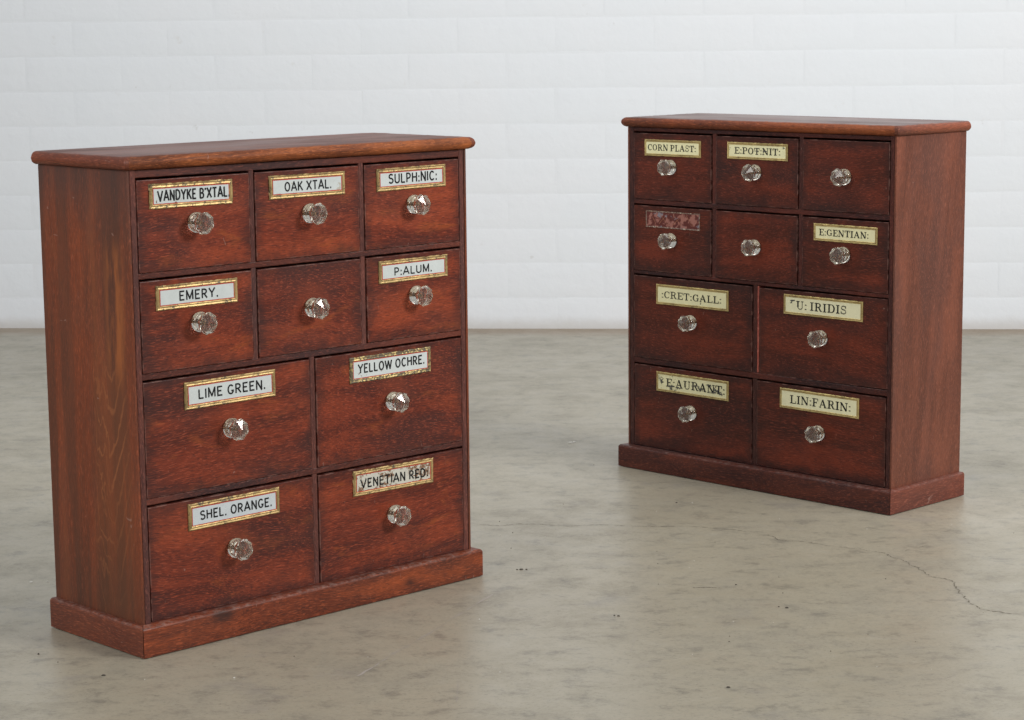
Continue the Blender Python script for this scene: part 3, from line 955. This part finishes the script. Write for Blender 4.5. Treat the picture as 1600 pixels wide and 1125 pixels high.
def floor_ribbon(pts, w, rr, z=.0004, sub=14, amp=.004):
    P = []
    for a, b in zip(pts, pts[1:]):
        a, b = Vector(a), Vector(b)
        for i in range(sub):
            P.append(a.lerp(b, i / sub))
    P.append(Vector(pts[-1]))
    out = []
    o = Vector((0, 0))
    for p in P:
        o = o * .7 + Vector((rr.uniform(-1, 1), rr.uniform(-1, 1))) * amp * .5
        out.append((p + o, w * max(.12, rr.random() ** 1.6)))
    return out


C1 = [(-0.059, 3.241), (-0.017, 3.234), (0.012, 3.246), (0.046, 3.240), (0.084, 3.226), (0.123, 3.232), (0.172, 3.226), (0.210, 3.216), (0.263, 3.218), (0.314, 3.199), (0.360, 3.173)]
C2 = [(0.377, 3.156), (0.386, 3.127), (0.425, 3.109), (0.461, 3.077), (0.499, 3.064), (0.528, 3.040), (0.534, 3.013), (0.551, 2.987), (0.550, 2.969), (0.563, 2.937),
      (0.569, 2.905), (0.591, 2.881), (0.594, 2.850), (0.592, 2.801), (0.591, 2.766), (0.601, 2.729), (0.628, 2.716), (0.696, 2.694), (0.815, 2.656)]


def ribbons(name, items, mat, seed, z=.0004):
    rr = random.Random(seed)
    bm = bmesh.new()
    for pts, w, amp in items:
        q = floor_ribbon(pts, w, rr, amp=amp)
        vl, vr = [], []
        for i, (p, ww) in enumerate(q):
            a, b = q[max(i - 1, 0)][0], q[min(i + 1, len(q) - 1)][0]
            d = (b - a).normalized()
            nn = Vector((-d.y, d.x)) * ww * .5
            vl.append(bm.verts.new((p.x + nn.x, p.y + nn.y, z)))
            vr.append(bm.verts.new((p.x - nn.x, p.y - nn.y, z)))
        for i in range(len(q) - 1):
            bm.faces.new((vl[i], vl[i + 1], vr[i + 1], vr[i]))
    ob = from_bm(name, bm, mat)
    ob['kind'] = 'structure'
    return ob


rs_ = random.Random(31)
SCUFF = []
for _ in range(46):
    x, y, a, l = rs_.uniform(-.6, .8), rs_.uniform(2.45, 3.5), rs_.gauss(0.1, .5), rs_.uniform(.02, .09)
    SCUFF.append(([(x, y), (x + l * cos(a), y + l * sin(a))], rs_.uniform(.0005, .0011), .0006))
ribbons('floor_crack', [(C1, .0020, .003), (C2, .0024, .004), ([(0.528, 3.040), (0.557, 3.045), (0.596, 3.078)], .001, .004), ([(0.240, 2.856), (0.259, 2.857), (0.280, 2.851)], .004, .001)],
        flat('crack_shadow_dirt', (0.175, 0.150, 0.115), 0.95), 3)
ribbons('floor_scratch', [([(-0.029, 2.832), (-0.129, 2.597), (-0.184, 2.468)], .004, .002), ([(0.151, 2.628), (0.139, 2.554)], .0018, .0004), ([(-0.066, 2.451), (-0.066, 2.367)], .0012, .0003),
                          ([(0.602, 3.150), (0.656, 3.156)], .002, .001), ([(0.398, 2.637), (0.467, 2.599), (0.497, 2.561)], .0010, .001)] + SCUFF,
        flat('floor_scratch_paint', (0.398, 0.351, 0.31), 0.6), 5, .0003)


# loose grit on the floor
def grit(name, spots, mat, seed):
    rr = random.Random(seed)
    bm = bmesh.new()
    for x, y, s in spots:
        n = rr.randint(5, 8)
        a0 = rr.random() * 6
        base = [(x + s * rr.uniform(.5, 1.2) * cos(a0 + 2 * pi * i / n), y + s * rr.uniform(.3, .7) * sin(a0 + 2 * pi * i / n)) for i in range(n)]
        b = [bm.verts.new((px, py, .0002)) for px, py in base]
        tp = [bm.verts.new((x + (px - x) * .6, y + (py - y) * .6, .0006 + s * .35)) for px, py in base]
        bm.faces.new(tp)
        for i in range(n):
            bm.faces.new((b[i], b[(i + 1) % n], tp[(i + 1) % n], tp[i]))
    ob = from_bm(name, bm, mat)
    ob['kind'] = 'stuff'
    ob['label'] = 'tiny grit and flakes lying on the concrete floor'
    ob['category'] = 'grit'
    return ob


rg = random.Random(11)
dk = [(0.010, 2.963, .0032), (0.017, 2.963, .0022), (0.004, 2.963, .0018), (0.353, 2.748, .003), (0.243, 2.409, .0028), (-0.579, 2.572, .0026), (-0.483, 2.480, .0032), (0.133, 2.717, .0022),
      (0.128, 2.720, .0016), (0.258, 3.380, .0022), (0.299, 2.868, .0016), (0.343, 2.754, .0014)]
dk += [(rg.uniform(-.7, .8), rg.uniform(2.45, 3.9), rg.uniform(.0005, .0011)) for _ in range(45)]
grit('dark_grit', dk, flat('dark_grit', (0.075, 0.063, 0.050), 0.9), 21)
lt = [(0.105, 3.885, .006), (0.112, 3.892, .004), (-0.663, 2.920, .003), (-0.641, 2.923, .0018), (-0.045, 2.708, .0018), (-0.328, 2.466, .0016)]
lt += [(rg.uniform(-.7, .8), rg.uniform(2.45, 3.6), rg.uniform(.0004, .0010)) for _ in range(60)]
grit('pale_grit', lt, flat('pale_grit', (0.70, 0.68, 0.62), 0.9), 22)


# ------------------------------------------------------------------ white painted brick wall
def paint(name, tone=1.0):
    t = NT(name)
    v = t.vmath('ADD', t.coord(), t.vmath('MULTIPLY', t.n('ShaderNodeObjectInfo').outputs['Location'], (1, 1, 1)))
    n = t.noise(v, 2.2, 4, 0.6, 0.4)
    n2 = t.noise(v, 26, 5, 0.65)
    base = (0.745 * tone, 0.770 * tone, 0.800 * tone)
    c = t.mix(t.ramp(n, 0.35, 0.68, 0, 0.55), base, (0.770 * tone, 0.780 * tone, 0.805 * tone))
    c = t.mix(t.ramp(n2, 0.64, 0.78, 0, 0.30), c, (0.60, 0.58, 0.55))
    pit = t.noise(t.vmath('MULTIPLY', v, (38, 1, 26)), 1, 3, 0.5)
    c = t.mix(t.ramp(pit, 0.73, 0.79, 0, 0.30), c, (0.45, 0.43, 0.40))
    z = t.sep(t.n('ShaderNodeNewGeometry').outputs['Position'])[2]
    foot = t.ramp(t.math('ADD', z, t.math('MULTIPLY', t.noise(v, 11, 4, .7), -.03)), -0.012, 0.022, 0.55, 0)
    c = t.mix(foot, c, (0.50, 0.47, 0.43))
    return t.out(Base_Color=c, Roughness=0.62, Specular_IOR_Level=0.3,
                 Normal=t.bump(t.noise(v, 34, 5, 0.6), 0.30, 0.004, t.bump(t.noise(v, 5, 3, 0.5), 0.22, 0.006)))


WY = -0.081
wall_ang = math.atan(WY)
bm = box_bm(-6, 6, .0, .22, -.05, 3.4)
wall = from_bm('brick_wall', bm, paint('white_mortar_paint', .99), None, (0, 5.39 + .0013, 0))
wall.rotation_euler = (0, 0, wall_ang)
wall['label'] = 'white painted brick wall standing behind both cabinets'
wall['category'] = 'wall'
wall['group'] = 'wall'
del wall['group']
PB = paint('white_brick_paint')


def brick_mesh(seed, L_=.238, Hh=.084):
    rr = random.Random(seed)
    me = bpy.data.meshes.new('brick')
    nx, nz = 8, 4
    V, Fs = [], []
    bw = .006
    xs = [-L_ / 2, -L_ / 2 + bw] + [-L_ / 2 + bw + (L_ - 2 * bw) * i / (nx - 2) for i in range(1, nx - 2)] + [L_ / 2 - bw, L_ / 2]
    zs = [-Hh / 2, -Hh / 2 + bw, 0 - .010, .010, Hh / 2 - bw, Hh / 2]
    for j, z in enumerate(zs):
        for i, x in enumerate(xs):
            rim = i in (0, len(xs) - 1) or j in (0, len(zs) - 1)
            y = (.0006 if j in (0, len(zs) - 1) else .0003) if rim else rr.uniform(-.0001, .0001)
            V.append((x + (0 if rim else rr.uniform(-.002, .002)), y, z + rr.uniform(-.0012, .0012)))
    m = len(xs)
    for j in range(len(zs) - 1):
        for i in range(m - 1):
            a = j * m + i
            Fs.append((a, a + 1, a + m + 1, a + m))
    me.from_pydata(V, [], Fs)
    for p in me.polygons:
        p.use_smooth = True
    me.materials.append(PB)
    return me


BR = [brick_mesh(i) for i in range(8)]
Z0 = .0785
rb = random.Random(5)
k = 0
rest = bmesh.new()
for row in range(-1, 30):
    z = Z0 + .086 * row + .043
    xo = -0.8464 + (.12 if row % 2 == 0 else 0)
    for i in range(-21, 30):
        x = xo + .12 + .24 * i
        x += rb.uniform(-.004, .004)
        vis = -1.75 < x < 1.75 and z < 1.02
        if vis:
            me = BR[rb.randrange(8)]
            o = bpy.data.objects.new('brick', me)
            COL.objects.link(o)
            o.parent = wall
            o.location = (x, -.0005 + rb.uniform(-.0002, .0001), z)
            o.rotation_euler = (rb.uniform(-.0008, .0008), rb.uniform(-.006, .006), rb.uniform(-.0004, .0004))
            k += 1
        elif abs(x) < 5.8 and z < 3.3:
            hx, hz = .113, .036
            q = [rest.verts.new((x + sx * (hx + d), y, z + sz * (hz + d))) for (d, y) in ((.005, .0003), (0, -.0007)) for sx, sz in ((-1, -1), (1, -1), (1, 1), (-1, 1))]
            for s in range(4):
                rest.faces.new((q[s], q[(s + 1) % 4], q[4 + (s + 1) % 4], q[4 + s]))
            rest.faces.new(q[4:])
rs = from_bm('outer_bricks', rest, PB, wall)
rs['kind'] = 'stuff'
